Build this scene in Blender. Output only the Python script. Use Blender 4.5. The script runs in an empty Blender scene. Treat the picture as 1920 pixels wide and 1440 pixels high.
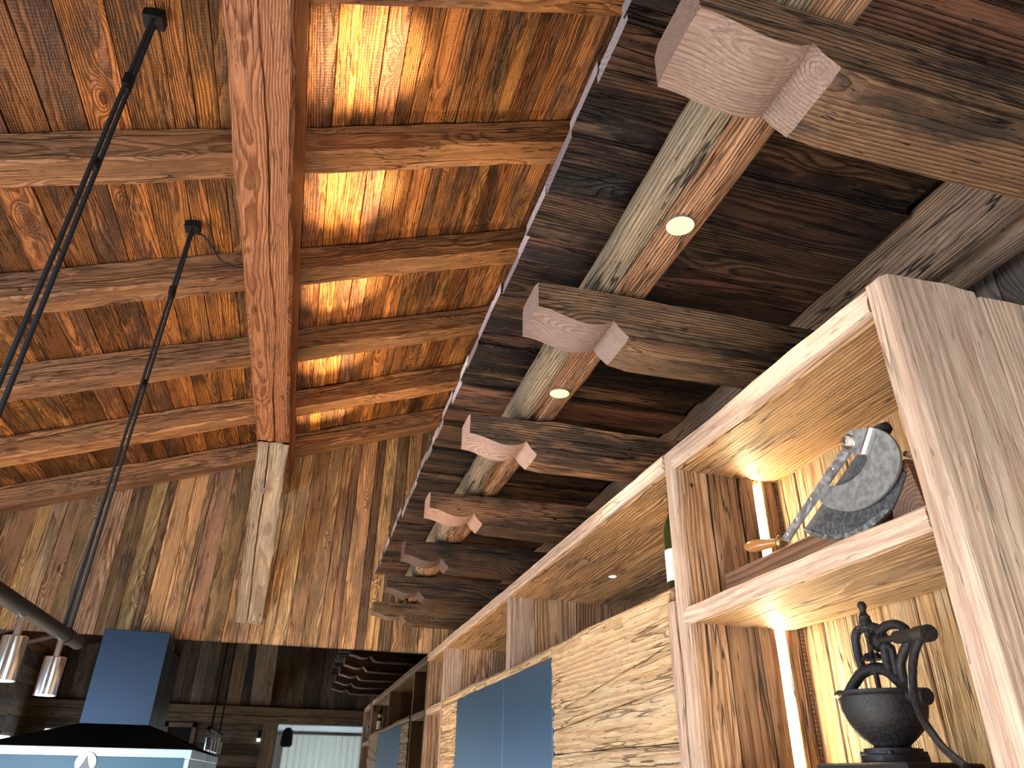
import bpy, bmesh, math, random
from mathutils import Vector, Matrix, noise
random.seed(7)
C = bpy.context.scene.collection
SC = bpy.context.scene
H = 1.5                       # eye height: all z below are measured from the eye, H is added when linking
def rad(a): return math.radians(a)

# ------------------------------------------------------------------ camera
cam_d = bpy.data.cameras.new('camera'); cam = bpy.data.objects.new('camera', cam_d); C.objects.link(cam)
yaw, pitch, roll = 0.26274543, 0.50357642, 0.01804087
fwd = Vector((math.sin(yaw)*math.cos(pitch), math.cos(yaw)*math.cos(pitch), math.sin(pitch)))
rt = Vector((math.cos(yaw), -math.sin(yaw), 0)); up = rt.cross(fwd)
r2 = math.cos(roll)*rt + math.sin(roll)*up; u2 = -math.sin(roll)*rt + math.cos(roll)*up
M = Matrix((r2, u2, -fwd)).transposed().to_4x4(); M.translation = Vector((0, 0, H))
cam.matrix_world = M
cam_d.sensor_width = 36; cam_d.lens = 1348.2/1920*36; cam_d.clip_start = 0.02
SC.camera = cam

# ------------------------------------------------------------------ world, exposure
SC.view_settings.view_transform = 'Standard'; SC.view_settings.look = 'None'
SC.view_settings.gamma = 1; SC.view_settings.use_curve_mapping = False
SC.view_settings.exposure = 0.12
w = bpy.data.worlds.new('world'); SC.world = w; w.use_nodes = True
bg = w.node_tree.nodes['Background']; bg.inputs[0].default_value = (0.55, 0.72, 1.0, 1); bg.inputs[1].default_value = 1.0

# ------------------------------------------------------------------ lights
def add_light(name, kind, loc, energy, color, target=None, **kw):
    d = bpy.data.lights.new(name, kind); d.energy = energy; d.color = color
    for k, v in kw.items(): setattr(d, k, v)
    o = bpy.data.objects.new(name, d); C.objects.link(o)
    o.location = Vector(loc) + Vector((0, 0, H))
    if target is not None:
        o.rotation_euler = (Vector(target) - Vector(loc)).to_track_quat('-Z', 'Y').to_euler()
    return o
WARM = (1.0, 0.72, 0.42); DAY = (0.70, 0.84, 1.0); NEUT = (1.0, 0.88, 0.74)
# daylight through the windows of the left wall and of the rear wall
add_light('window_daylight', 'AREA', (-3.5, 2.1, -0.35), 150, DAY, (0, 2.6, 0.2), shape='RECTANGLE', size=2.6, size_y=1.5)
add_light('window_daylight', 'AREA', (-2.55, 0.02, -0.13), 75, DAY, (-2.0, 4, 0.1), shape='RECTANGLE', size=1.4, size_y=1.3)
# unseen area lights added below the view as fill, no lamps of the room
add_light('ceiling_bounce_fill', 'AREA', (-1.2, 3.0, -0.45), 60, (1.0, 0.70, 0.43), (-1.0, 3.2, 3), shape='RECTANGLE', size=1.6, size_y=2.8)  # added in place of light bounced up onto the ceiling
add_light('shelf_fill', 'AREA', (-0.4, 0.9, -0.7), 24, (1.0, 0.86, 0.72), (1.2, 2.2, 0.6), shape='RECTANGLE', size=0.9, size_y=0.9)  # added to brighten the shelf wall
add_light('doorway_fill', 'AREA', (.35, -0.05, -0.62), 26, (1.0, .93, .86), (.9, 2.4, .9), shape='RECTANGLE', size=1.3, size_y=.8)  # added low in the doorway to brighten the near end panel
add_light('wall_wash_fill', 'AREA', (-.5, 4.9, -.7), 62, (1.0, .74, .46), (-.4, 6.4, 1.6), shape='RECTANGLE', size=2.4, size_y=.6)  # added to wash the far board wall from below
# uplights standing on top of the canopy, one per bay
for (y, e) in ((2.17, 62), (3.0, 52), (3.84, 46), (4.72, 46), (5.60, 46)):
    add_light('canopy_uplight', 'SPOT', (0.62, y, 1.66), e*15, (1.0, 0.80, 0.44), (-0.10, y-.04, 2.70), spot_size=rad(30), spot_blend=1.0, shadow_soft_size=0.03)
for y in (2.17, 3.0, 3.84, 4.72, 5.60):  # second, wider spots added to brighten the ceiling around the uplight pools
    add_light('canopy_uplight', 'SPOT', (0.70, y, 1.62), 42, (1.0, 0.76, 0.46), (0.35, y, 2.80), spot_size=rad(95), spot_blend=1.0, shadow_soft_size=0.05)
# downlights in the front log
for (y, e) in ((1.225, 26), (2.155, 26)):
    add_light('downlight_lamp', 'SPOT', (0.757, y, 1.20), e, (1.0, 0.88, 0.70), (0.80, y+0.02, 0), spot_size=rad(120), spot_blend=0.8, shadow_soft_size=0.03)

# ------------------------------------------------------------------ node helpers
class NT:
    def __init__(s, nt): s.nt = nt
    def node(s, t, **kw):
        n = s.nt.nodes.new(t)
        for k, v in kw.items(): setattr(n, k, v)
        return n
    def put(s, inp, v):
        if isinstance(v, bpy.types.NodeSocket): s.nt.links.new(v, inp)
        elif v is not None: inp.default_value = v
    def m(s, op, a, b=None, c=None, clamp=False):
        n = s.node('ShaderNodeMath', operation=op, use_clamp=clamp)
        s.put(n.inputs[0], a)
        if b is not None: s.put(n.inputs[1], b)
        if c is not None: s.put(n.inputs[2], c)
        return n.outputs[0]
    def vec(s, x, y, z):
        n = s.node('ShaderNodeCombineXYZ')
        for i, v in enumerate((x, y, z)): s.put(n.inputs[i], v)
        return n.outputs[0]
    def noise(s, v, scale=1, detail=2, rough=0.5):
        n = s.node('ShaderNodeTexNoise'); s.put(n.inputs['Vector'], v); s.put(n.inputs['Scale'], scale)
        n.inputs['Detail'].default_value = detail; n.inputs['Roughness'].default_value = rough
        return n.outputs[0]
    def mr(s, v, a, b, c=0, d=1, smooth=True):
        n = s.node('ShaderNodeMapRange'); n.interpolation_type = 'SMOOTHSTEP' if smooth else 'LINEAR'
        s.put(n.inputs[0], v)
        for i, q in enumerate((a, b, c, d)): s.put(n.inputs[i+1], q)
        return n.outputs[0]
    def mix(s, f, a, b, bt='MIX'):
        n = s.node('ShaderNodeMix', data_type='RGBA', blend_type=bt)
        s.put(n.inputs[0], f); s.put(n.inputs[6], a); s.put(n.inputs[7], b)
        return n.outputs[2]

def build_wood_group():
    g = bpy.data.node_groups.new('weathered_wood', 'ShaderNodeTree'); it = g.interface
    for nm, d in (('Early', (.4, .2, .1, 1)), ('Late', (.15, .06, .03, 1)), ('Stain', (.05, .04, .03, 1)), ('Alt', (.4, .25, .12, 1))):
        it.new_socket(nm, in_out='INPUT', socket_type='NodeSocketColor').default_value = d
    for nm, d in (('Rings', 110), ('StainAmt', .4), ('Var', .5), ('Crack', .5), ('Rough', .6), ('Bump', .6), ('Knots', 1.0), ('Saw', 0.0), ('Sat', 1.06)):
        it.new_socket(nm, in_out='INPUT', socket_type='NodeSocketFloat').default_value = d
    it.new_socket('BSDF', in_out='OUTPUT', socket_type='NodeSocketShader')
    t = NT(g); gi = t.node('NodeGroupInput'); I = gi.outputs; go = t.node('NodeGroupOutput')
    tc = t.node('ShaderNodeTexCoord'); oi = t.node('ShaderNodeObjectInfo'); r = oi.outputs['Random']
    sp = t.node('ShaderNodeSeparateXYZ'); t.put(sp.inputs[0], tc.outputs['Object']); x, y, z = sp.outputs
    r2 = t.m('FRACT', t.m('MULTIPLY', r, 17.31)); r3 = t.m('FRACT', t.m('MULTIPLY', r, 71.7))
    X = t.m('ADD', x, t.m('MULTIPLY', r, 37.0))
    Y = t.m('ADD', y, t.m('MULTIPLY', r2, 9.0)); Z = t.m('ADD', z, t.m('MULTIPLY', r3, 9.0))
    # long, low warp of the rings
    wv = t.noise(t.vec(t.m('MULTIPLY', X, .75), t.m('MULTIPLY', Y, 5), t.m('MULTIPLY', Z, 5)), 1, 2)
    wv2 = t.noise(t.vec(t.m('MULTIPLY', X, 5), t.m('MULTIPLY', Y, 26), t.m('MULTIPLY', Z, 26)), 1, 2)
    # knots
    vo = t.node('ShaderNodeTexVoronoi', feature='F1'); t.put(vo.inputs['Vector'], t.vec(t.m('MULTIPLY', X, 1.9), t.m('MULTIPLY', Y, 5.5), t.m('MULTIPLY', Z, 3.0)))
    vo.inputs['Scale'].default_value = 1; d = vo.outputs['Distance']
    kn = t.mr(d, 0.0, 0.42, 1, 0); kn = t.m('MULTIPLY', kn, I['Knots'])
    ya = t.m('ADD', y, t.m('MULTIPLY', t.m('SUBTRACT', r2, .5), .14))
    za = t.m('ADD', z, t.m('ADD', .03, t.m('MULTIPLY', r3, .10)))
    rr = t.m('SQRT', t.m('ADD', t.m('MULTIPLY', ya, ya), t.m('MULTIPLY', za, za)))
    rr = t.m('ADD', rr, t.m('MULTIPLY', t.m('SUBTRACT', wv, .5), .060))
    rr = t.m('ADD', rr, t.m('MULTIPLY', t.m('SUBTRACT', wv2, .5), .006))
    rr = t.m('ADD', rr, t.m('MULTIPLY', t.m('MULTIPLY', kn, kn), .040))
    rr = t.m('ADD', rr, t.m('MULTIPLY', x, .006))
    fr = t.m('FRACT', t.m('MULTIPLY', rr, I['Rings']))
    late = t.m('MULTIPLY', t.mr(fr, .25, .85, 0, 1), t.mr(fr, .90, 1.0, 1, 0))
    fib = t.noise(t.vec(t.m('MULTIPLY', X, 9), t.m('MULTIPLY', Y, 260), t.m('MULTIPLY', Z, 260)), 1, 3, .6)
    blo = t.noise(t.vec(t.m('MULTIPLY', X, 2.2), t.m('MULTIPLY', Y, 9), t.m('MULTIPLY', Z, 9)), 1, 4, .6)
    blo2 = t.noise(t.vec(t.m('MULTIPLY', X, 14), t.m('MULTIPLY', Y, 60), t.m('MULTIPLY', Z, 60)), 1, 3, .65)
    streak = t.noise(t.vec(t.m('MULTIPLY', X, .9), t.m('MULTIPLY', Y, 38), t.m('MULTIPLY', Z, 38)), 1, 3, .6)
    # cracks (checks): thin lines along the grain
    cn = t.noise(t.vec(t.m('MULTIPLY', X, 1.6), t.m('MULTIPLY', Y, 30), t.m('MULTIPLY', Z, 30)), 1, 2, .6)
    cg = t.noise(t.vec(t.m('MULTIPLY', X, 1.7), t.m('MULTIPLY', Y, 7), t.m('MULTIPLY', Z, 7)), 1, 1)
    crack = t.m('MULTIPLY', t.mr(t.m('ABSOLUTE', t.m('SUBTRACT', cn, .5)), 0, .022, 1, 0), t.mr(cg, .46, .58, 0, 1))
    cs = t.noise(t.vec(t.m('MULTIPLY', X, 16), t.m('MULTIPLY', Y, 150), t.m('MULTIPLY', Z, 150)), 1, 2, .6)
    crack2 = t.mr(cs, .66, .74, 0, 1)
    crack = t.m('MULTIPLY', t.m('MAXIMUM', crack, t.m('MULTIPLY', crack2, .8)), I['Crack'])
    core = t.mr(d, .05, .10, 1, 0); core = t.m('MULTIPLY', core, I['Knots'])
    # colour
    base = t.mix(t.mr(t.m('MULTIPLY_ADD', r2, .5, blo), .45, .85, 0, 1), I['Early'], I['Alt'])
    col = t.mix(t.m('MULTIPLY', late, .82), base, I['Late'])
    col = t.mix(t.m('MULTIPLY', t.mr(streak, .52, .68, 0, 1), .45), col, I['Late'])
    st = t.m('MULTIPLY', t.mr(t.m('MULTIPLY_ADD', blo2, .35, t.m('MULTIPLY_ADD', r3, .18, blo)), .66, .90, 0, 1), I['StainAmt'])
    col = t.mix(st, col, I['Stain'])
    col = t.mix(core, col, t.mix(.6, I['Stain'], I['Late']))
    col = t.mix(crack, col, (.012, .008, .006, 1))
    sawn = t.m('SINE', t.m('MULTIPLY', t.m('ADD', x, t.m('MULTIPLY', t.noise(t.vec(X, t.m('MULTIPLY', Y, 6), 0), 1, 1), .05)), 420))
    val = t.m('ADD', t.m('SUBTRACT', 1.0, t.m('MULTIPLY', I['Var'], .5)), t.m('MULTIPLY', r, I['Var']))
    val = t.m('MULTIPLY', val, t.m('MULTIPLY_ADD', fib, 1.3, .35))
    val = t.m('MULTIPLY', val, t.m('MULTIPLY_ADD', t.m('MULTIPLY', sawn, I['Saw']), .12, 1.0))
    hv = t.node('ShaderNodeHueSaturation'); t.put(hv.inputs['Value'], val); t.put(hv.inputs['Saturation'], I['Sat']); t.put(hv.inputs['Color'], col)
    fin = t.mix(1.0, hv.outputs[0], oi.outputs['Color'], 'MULTIPLY')
    h = t.m('MULTIPLY', late, .8); h = t.m('MULTIPLY_ADD', fib, 1.1, h); h = t.m('MULTIPLY_ADD', blo2, 1.1, h)
    h = t.m('SUBTRACT', h, t.m('MULTIPLY', crack, 3.0)); h = t.m('MULTIPLY_ADD', t.m('MULTIPLY', sawn, I['Saw']), .3, h)
    bp = t.node('ShaderNodeBump'); bp.inputs['Distance'].default_value = .0035; t.put(bp.inputs['Strength'], I['Bump']); t.put(bp.inputs['Height'], h)
    b = t.node('ShaderNodeBsdfPrincipled'); t.put(b.inputs['Base Color'], fin); t.put(b.inputs['Normal'], bp.outputs[0])
    t.put(b.inputs['Roughness'], t.m('MULTIPLY_ADD', late, -.12, I['Rough'])); b.inputs['Specular IOR Level'].default_value = .35
    t.put(go.inputs[0], b.outputs[0])
    return g
WG = build_wood_group()
def wood(name, early, late, stain, alt, **kw):
    m = bpy.data.materials.new(name); m.use_nodes = True; nt = m.node_tree
    for n in list(nt.nodes): nt.nodes.remove(n)
    g = nt.nodes.new('ShaderNodeGroup'); g.node_tree = WG; o = nt.nodes.new('ShaderNodeOutputMaterial')
    for k, v in (('Early', early), ('Late', late), ('Stain', stain), ('Alt', alt)): g.inputs[k].default_value = (*v, 1)
    for k, v in kw.items(): g.inputs[k].default_value = v
    nt.links.new(g.outputs[0], o.inputs[0]); return m
def plain(name, col, rough=.5, metal=0.0, emit=None, es=0, bump=0, nscale=60, spec=.5, trans=0, mottled=0.0, aniso=0):
    m = bpy.data.materials.new(name); m.use_nodes = True; nt = m.node_tree; b = nt.nodes['Principled BSDF']
    b.inputs['Base Color'].default_value = (*col, 1); b.inputs['Roughness'].default_value = rough; b.inputs['Metallic'].default_value = metal
    b.inputs['Specular IOR Level'].default_value = spec
    if trans: b.inputs['Transmission Weight'].default_value = trans
    if aniso: b.inputs['Anisotropic'].default_value = aniso
    if emit: b.inputs['Emission Color'].default_value = (*emit, 1); b.inputs['Emission Strength'].default_value = es
    t = NT(nt)
    if bump or mottled:
        tc = t.node('ShaderNodeTexCoord'); n = t.noise(tc.outputs['Object'], nscale, 4, .6)
        if bump:
            bp = t.node('ShaderNodeBump'); bp.inputs['Distance'].default_value = .002; bp.inputs['Strength'].default_value = bump
            t.put(bp.inputs['Height'], n); t.put(b.inputs['Normal'], bp.outputs[0])
        if mottled:
            c2 = tuple(v*(1-mottled) for v in col)
            t.put(b.inputs['Base Color'], t.mix(t.mr(n, .4, .65), (*c2, 1), (*col, 1)))
            t.put(b.inputs['Roughness'], t.mr(n, .3, .7, max(.05, rough-.15), min(1, rough+.15)))
    return m
M_CEIL = wood('ceiling_spruce', (.46, .19, .070), (.12, .038, .012), (.045, .028, .020), (.38, .165, .068), Rings=150, StainAmt=.75, Var=.7, Crack=.5, Rough=.42, Bump=1.2, Saw=.4)
M_RAFT = wood('rafter_spruce', (.44, .215, .098), (.18, .070, .030), (.095, .055, .036), (.37, .19, .095), Rings=135, StainAmt=.5, Var=.25, Crack=.8, Rough=.6, Bump=1.1, Knots=.9)
M_PURL = wood('purlin_larch', (.42, .170, .075), (.145, .048, .020), (.11, .055, .036), (.37, .165, .085), Rings=150, StainAmt=.35, Var=.1, Crack=.5, Rough=.6, Bump=1.0, Knots=.8)
M_WALL = wood('wall_spruce', (.62, .36, .185), (.19, .088, .040), (.11, .072, .05), (.55, .36, .20), Rings=160, StainAmt=.55, Var=.6, Crack=.5, Rough=.6, Bump=1.0, Sat=1.05)
M_BRACE = wood('grey_larch', (.42, .29, .18), (.22, .14, .085), (.13, .10, .08), (.36, .28, .20), Rings=85, StainAmt=.4, Var=.1, Crack=.6, Rough=.7, Bump=.8)
M_LOGL = wood('log_grey', (.36, .255, .15), (.13, .085, .05), (.19, .15, .105), (.33, .25, .165), Rings=130, StainAmt=.5, Var=.1, Crack=.8, Rough=.65, Bump=1.3, Sat=1.08)
M_LOG = wood('log_orange', (.44, .21, .10), (.16, .06, .025), (.18, .13, .09), (.42, .24, .14), Rings=120, StainAmt=.25, Var=.1, Crack=.7, Rough=.6, Bump=1.2)
M_LOG2 = wood('log_weathered', (.40, .255, .16), (.15, .09, .055), (.13, .10, .07), (.36, .20, .145), Rings=90, StainAmt=.6, Var=.1, Crack=.9, Rough=.7, Bump=1.2, Knots=1.0, Sat=1.08)
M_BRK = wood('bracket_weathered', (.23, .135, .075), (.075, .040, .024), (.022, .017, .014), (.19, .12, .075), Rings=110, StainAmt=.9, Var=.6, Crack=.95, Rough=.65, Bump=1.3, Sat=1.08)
M_CUT = wood('bracket_cut_face', (.25, .18, .155), (.17, .115, .10), (.14, .105, .095), (.22, .165, .15), Rings=130, StainAmt=.3, Var=.3, Crack=.15, Rough=.6, Bump=.6, Knots=.2, Sat=1.0)
M_SOFF = wood('soffit_dark', (.155, .070, .035), (.022, .011, .007), (.010, .007, .005), (.10, .055, .030), Rings=120, StainAmt=.95, Var=.9, Crack=1.0, Rough=.5, Bump=1.6, Sat=1.0)
M_SCUT = wood('soffit_cut_end', (.40, .34, .33), (.28, .22, .21), (.2, .16, .16), (.4, .34, .32), Rings=90, StainAmt=.3, Var=.3, Crack=.2, Rough=.8, Bump=.4, Knots=0, Sat=1.0)
M_OAK = wood('old_oak', (.52, .33, .175), (.30, .155, .072), (.17, .10, .07), (.46, .33, .20), Rings=90, StainAmt=.4, Var=.35, Crack=.9, Rough=.6, Bump=1.0, Knots=.35, Sat=1.08)
M_OAKP = wood('planed_oak', (.54, .375, .27), (.40, .255, .175), (.32, .215, .165), (.52, .385, .29), Rings=80, StainAmt=.35, Var=.15, Crack=.5, Rough=.6, Bump=.7, Knots=.2, Sat=1.0)
M_OAKD = wood('brown_oak', (.45, .26, .135), (.22, .10, .045), (.12, .07, .048), (.42, .275, .16), Rings=90, StainAmt=.4, Var=.3, Crack=.9, Rough=.6, Bump=1.1, Knots=.5, Sat=1.0)
M_HEWN = wood('hewn_oak', (.56, .40, .24), (.42, .27, .15), (.28, .19, .13), (.54, .42, .28), Rings=60, StainAmt=.25, Var=.1, Crack=.6, Rough=.6, Bump=1.0, Knots=.5, Sat=1.08)
M_GREYW = wood('grey_wall_boards', (.17, .12, .085), (.075, .052, .04), (.04, .032, .028), (.15, .11, .085), Rings=110, StainAmt=.5, Var=.5, Crack=.6, Rough=.7, Bump=.8, Sat=1.0)
M_REAR = wood('rear_boards', (.36, .25, .15), (.16, .10, .06), (.08, .065, .05), (.33, .26, .18), Rings=90, StainAmt=.6, Var=.9, Crack=.5, Rough=.7, Bump=.7)
M_WALNUT = wood('walnut_block', (.20, .10, .055), (.11, .05, .028), (.07, .05, .04), (.19, .11, .075), Rings=110, StainAmt=.2, Var=.1, Crack=.3, Rough=.5, Bump=.4, Knots=.1)
M_MAPLE = wood('pale_board', (.78, .46, .16), (.62, .33, .10), (.5, .3, .1), (.78, .48, .18), Rings=60, StainAmt=.1, Var=.1, Crack=0, Rough=.4, Bump=.1, Knots=0)
M_WHITE = wood('whitewashed_boards', (.80, .80, .78), (.70, .70, .68), (.6, .6, .58), (.8, .8, .78), Rings=60, StainAmt=.1, Var=.1, Crack=.1, Rough=.7, Bump=.3, Knots=.1, Sat=1.0)
M_DARKWALL = plain('backing_dark', (.02, .015, .012), .9)
M_FLOOR = wood('floor_boards', (.40, .28, .18), (.25, .16, .09), (.2, .14, .1), (.4, .3, .2), Rings=60, StainAmt=.2, Var=.3, Crack=.3)
M_BLACK = plain('black_metal', (.006, .007, .008), .6, 0.0, spec=.2)
M_STRAP = plain('black_webbing', (.010, .011, .012), .8, bump=.5, nscale=900)
M_CHROME = plain('chrome', (.86, .87, .90), .10, 1.0)
M_STEEL = plain('brushed_steel', (.62, .64, .66), .28, 1.0)
M_BAND = plain('blue_tinted_steel', (.30, .42, .54), .35, 1.0)
M_HOODB = plain('black_enamel', (.014, .036, .072), .33, .6, spec=.7)
M_HOODC = plain('black_canopy', (.002, .002, .0025), .8, .0, spec=.04)
M_BLUEG = plain('blue_glass', (.015, .07, .14), .3, 0, spec=.4)
M_MIRROR = plain('dark_mirror', (.17, .18, .185), .015, 1.0)
M_BLUEDOOR = plain('blued_steel_door', (.10, .20, .32), .36, .75)
M_SAW = plain('zinc_grey', (.23, .24, .24), .5, .5, mottled=.15, nscale=60, bump=.15)
M_BLADE = plain('dark_blade', (.15, .16, .17), .45, .7, mottled=.25, nscale=140, bump=.15)
M_BEV = plain('ground_bevel', (.42, .50, .52), .35, .9, mottled=.2, nscale=90)
M_ARM = plain('steel_arm', (.50, .53, .57), .38, .85, mottled=.15, nscale=50)
M_BRASS = plain('brass', (.50, .36, .16), .3, 1.0)
M_HANDLE = plain('varnished_handle', (.30, .13, .04), .18, 0, spec=.6)
M_IRON = plain('cast_iron', (.030, .030, .032), .55, .5, bump=.5, nscale=160, mottled=.4)
M_GLASSG = plain('green_bottle_glass', (.018, .026, .005), .08, 0, spec=.8)
M_LABEL = plain('bottle_label', (.80, .78, .68), .6)
M_INK = plain('label_ink', (.25, .22, .20), .7)
M_FOIL = plain('dark_capsule', (.02, .03, .01), .3)
M_LED = plain('led_strip', (1, 1, 1), .5, 0, (1.0, .82, .46), 120)
M_LAMP = plain('lamp_face', (.08, .07, .05), .6, 0, (1.0, .84, .52), 1.05)
M_LAMPW = plain('spot_face', (1, 1, 1), .5, 0, (1.0, .92, .80), 9.0)
M_RIM = plain('lamp_rim', (.25, .24, .22), .4, .6)
M_CURT = plain('cream_curtain', (.85, .82, .70), .9, 0)
M_PHOTO = plain('dark_cloth', (.015, .015, .017), .9)
M_PLASTER = plain('pale_plaster', (.6, .55, .48), .9)
M_BLUETIN = plain('blue_plastic', (.10, .17, .22), .6)
M_BADGE = plain('badge_metal', (.45, .50, .55), .4, .6)
M_BADGED = plain('badge_relief', (.10, .13, .17), .5, .3)

# ------------------------------------------------------------------ object helpers
WM = {}
def place(o, Mw, parent=None):
    o.parent = parent; C.objects.link(o)
    if parent is not None: o.matrix_basis = WM[parent.name].inverted() @ Mw
    else: o.matrix_basis = Mw
    WM[o.name] = Mw
    return o
def tr(x, y, z): return Matrix.Translation((x, y, z+H))
def thing(name, label, cat, loc, group=None, mesh=None):
    o = bpy.data.objects.new(name, None); o.empty_display_size = .1
    place(o, tr(*loc)); o['label'] = label; o['category'] = cat
    if group: o['group'] = group
    return o
def tag(o, label, cat, group=None):
    o['label'] = label; o['category'] = cat
    if group: o['group'] = group
    return o
def struct(o): o['kind'] = 'structure'; return o
def mesh_obj(name, verts, faces, mats, parent=None, Mw=None, fm=None, smooth=False, tone=None):
    me = bpy.data.meshes.new(name); me.from_pydata([tuple(v) for v in verts], [], faces)
    if not isinstance(mats, (list, tuple)): mats = [mats]
    for m in mats: me.materials.append(m)
    if fm: me.polygons.foreach_set('material_index', fm)
    if smooth: me.polygons.foreach_set('use_smooth', [True]*len(me.polygons))
    me.validate(); me.update()
    o = bpy.data.objects.new(name, me)
    if tone is not None: o.color = (*tone, 1) if not isinstance(tone, (int, float)) else (tone, tone, tone, 1)
    place(o, Mw if Mw is not None else tr(0, 0, 0), parent); return o
def bm_obj(name, bm, mats, parent=None, Mw=None, smooth=False, tone=None):
    me = bpy.data.meshes.new(name); bmesh.ops.recalc_face_normals(bm, faces=bm.faces); bm.to_mesh(me); bm.free()
    if not isinstance(mats, (list, tuple)): mats = [mats]
    for m in mats: me.materials.append(m)
    if smooth: me.polygons.foreach_set('use_smooth', [True]*len(me.polygons))
    o = bpy.data.objects.new(name, me)
    if tone is not None: o.color = (tone, tone, tone, 1) if isinstance(tone, (int, float)) else (*tone, 1)
    place(o, Mw if Mw is not None else tr(0, 0, 0), parent); return o
def frame(p0, p1, face):
    """matrix: local X along p0->p1, local Z towards `face`, origin midway; world z gets +H"""
    p0 = Vector(p0); p1 = Vector(p1); x = (p1-p0).normalized(); f = Vector(face)
    z = (f - f.dot(x)*x).normalized(); y = z.cross(x)
    Mx = Matrix((x, y, z)).transposed().to_4x4(); Mx.translation = (p0+p1)/2 + Vector((0, 0, H)); return Mx, (p1-p0).length
def nz(a, b, c): return noise.noise(Vector((a, b, c)))
def board(name, p0, p1, face, width, thick, mat, parent=None, n=3, wob=.002, cham=.003, surf=0.0, ny=1, grooves=(), tone=None, endmat=None, endcham=0, taper=None, sub_only=False, skew=0):
    """a plank or beam; centre line p0-p1 lies in the middle of the section. grooves: (side, pos, width, depth) side 0 = face (+Z), 1 = +Y, 2 = -Z, 3 = -Y"""
    Mw, L = frame(p0, p1, face); hw, ht = width/2, thick/2; sd = random.uniform(0, 100)
    sides = []   # list per side of parametric points
    cyc = [(( hw, ht), (-hw, ht), 0), ((-hw, ht), (-hw, -ht), 3), ((-hw, -ht), (hw, -ht), 2), ((hw, -ht), (hw, ht), 1)]
    pts = []     # (y, z, groove or None)
    for (a, b, sid) in cyc:
        a = Vector(a); b = Vector(b); ln = (b-a).length; dr = (b-a)/ln; inn = Vector((-dr.y, dr.x))
        k = ny if (sid in (0, 2)) else max(1, int(round(ny*thick/width)))
        tt = [cham + (ln-2*cham)*i/k for i in range(k+1)]
        gr = [g for g in grooves if g[0] == sid]
        lst = [(t, 0, 0, 0) for t in tt]
        for g in gr:
            c = ln*g[1]
            lst = [q for q in lst if abs(q[0]-c) > g[2]*2.2 or q[0] in (tt[0], tt[-1])]
            lst += [(c-g[2]/2, 0, 1, g[3]), (c, 1, 1, g[3]), (c+g[2]/2, 0, 1, g[3])]
        lst.sort()
        for (t, tip, isg, dep) in lst: pts.append((a, dr, inn, t, tip, isg, dep))
    m = len(pts); V = []; F = []; FM = []
    for i in range(n+1):
        u = i/n; x = -L/2 + L*u
        wsc = 1 if taper is None else taper(u)
        edge = endcham if i in (0, n) else 0
        gwan = nz(x*1.1, sd, 3)*.035; gd = max(0.12, min(1, .75+1.2*nz(x*.9, sd, 9)))
        for (a, dr, inn, t, tip, isg, dep) in pts:
            tt = t + (gwan if isg else 0); p = a + dr*tt
            if isg: p = p + inn*(dep*gd if tip else 0)
            py, pz = p.x, p.y
            if edge: py *= (1-edge/hw); pz *= (1-edge/ht)
            py *= wsc
            jx = 0
            q = Vector((x*2.0, py*6+sd, pz*6))
            d1 = noise.noise(q)*wob + noise.noise(q*4.1)*wob*.5
            d2 = noise.noise(q+Vector((31, 7, 3)))*wob + noise.noise(q*3.7+Vector((3, 5, 3)))*wob*.5
            if surf:
                q2 = Vector((x*7, py*22+sd, pz*22)); d1 += noise.noise(q2)*surf; d2 += noise.noise(q2+Vector((9, 9, 9)))*surf
            if i in (0, n): jx = noise.noise(Vector((py*30, pz*30, sd+i)))*wob*1.5
            V.append((x+jx, py+d1+skew*x, pz+d2))
    for i in range(n):
        for j in range(m):
            j2 = (j+1) % m
            F.append((i*m+j, (i+1)*m+j, (i+1)*m+j2, i*m+j2)); FM.append(0)
    F.append(tuple(range(m))); FM.append(1 if endmat else 0)
    F.append(tuple(n*m+j for j in reversed(range(m)))); FM.append(1 if endmat else 0)
    o = mesh_obj(name, V, F, [mat, endmat] if endmat else [mat], parent, Mw, FM, False, tone)
    return o
def box(name, x0, x1, y0, y1, z0, z1, mat, parent=None, bev=.002, tone=None):
    bm = bmesh.new(); bmesh.ops.create_cube(bm, size=1)
    for v in bm.verts: v.co = Vector((v.co.x*(x1-x0), v.co.y*(y1-y0), v.co.z*(z1-z0)))
    if bev: bmesh.ops.bevel(bm, geom=bm.edges[:], offset=bev, segments=1, affect='EDGES')
    return bm_obj(name, bm, mat, parent, tr((x0+x1)/2, (y0+y1)/2, (z0+z1)/2), tone=tone)
def tube_bm(bm, pts, rads, seg=10, cap=True):
    pts = [Vector(p) for p in pts]; rings = []
    if not isinstance(rads, (list, tuple)): rads = [rads]*len(pts)
    prev = None
    for i, p in enumerate(pts):
        d = (pts[min(i+1, len(pts)-1)] - pts[max(i-1, 0)]).normalized()
        a = Vector((0, 0, 1)) if abs(d.z) < .9 else Vector((1, 0, 0))
        if prev is not None: a = prev
        e1 = (a - a.dot(d)*d).normalized(); prev = e1; e2 = d.cross(e1)
        rings.append([bm.verts.new(p + rads[i]*(math.cos(2*math.pi*k/seg)*e1 + math.sin(2*math.pi*k/seg)*e2)) for k in range(seg)])
    for a, b in zip(rings, rings[1:]):
        for k in range(seg): bm.faces.new((a[k], a[(k+1) % seg], b[(k+1) % seg], b[k]))
    if cap: bm.faces.new(rings[0]); bm.faces.new(rings[-1])
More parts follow.
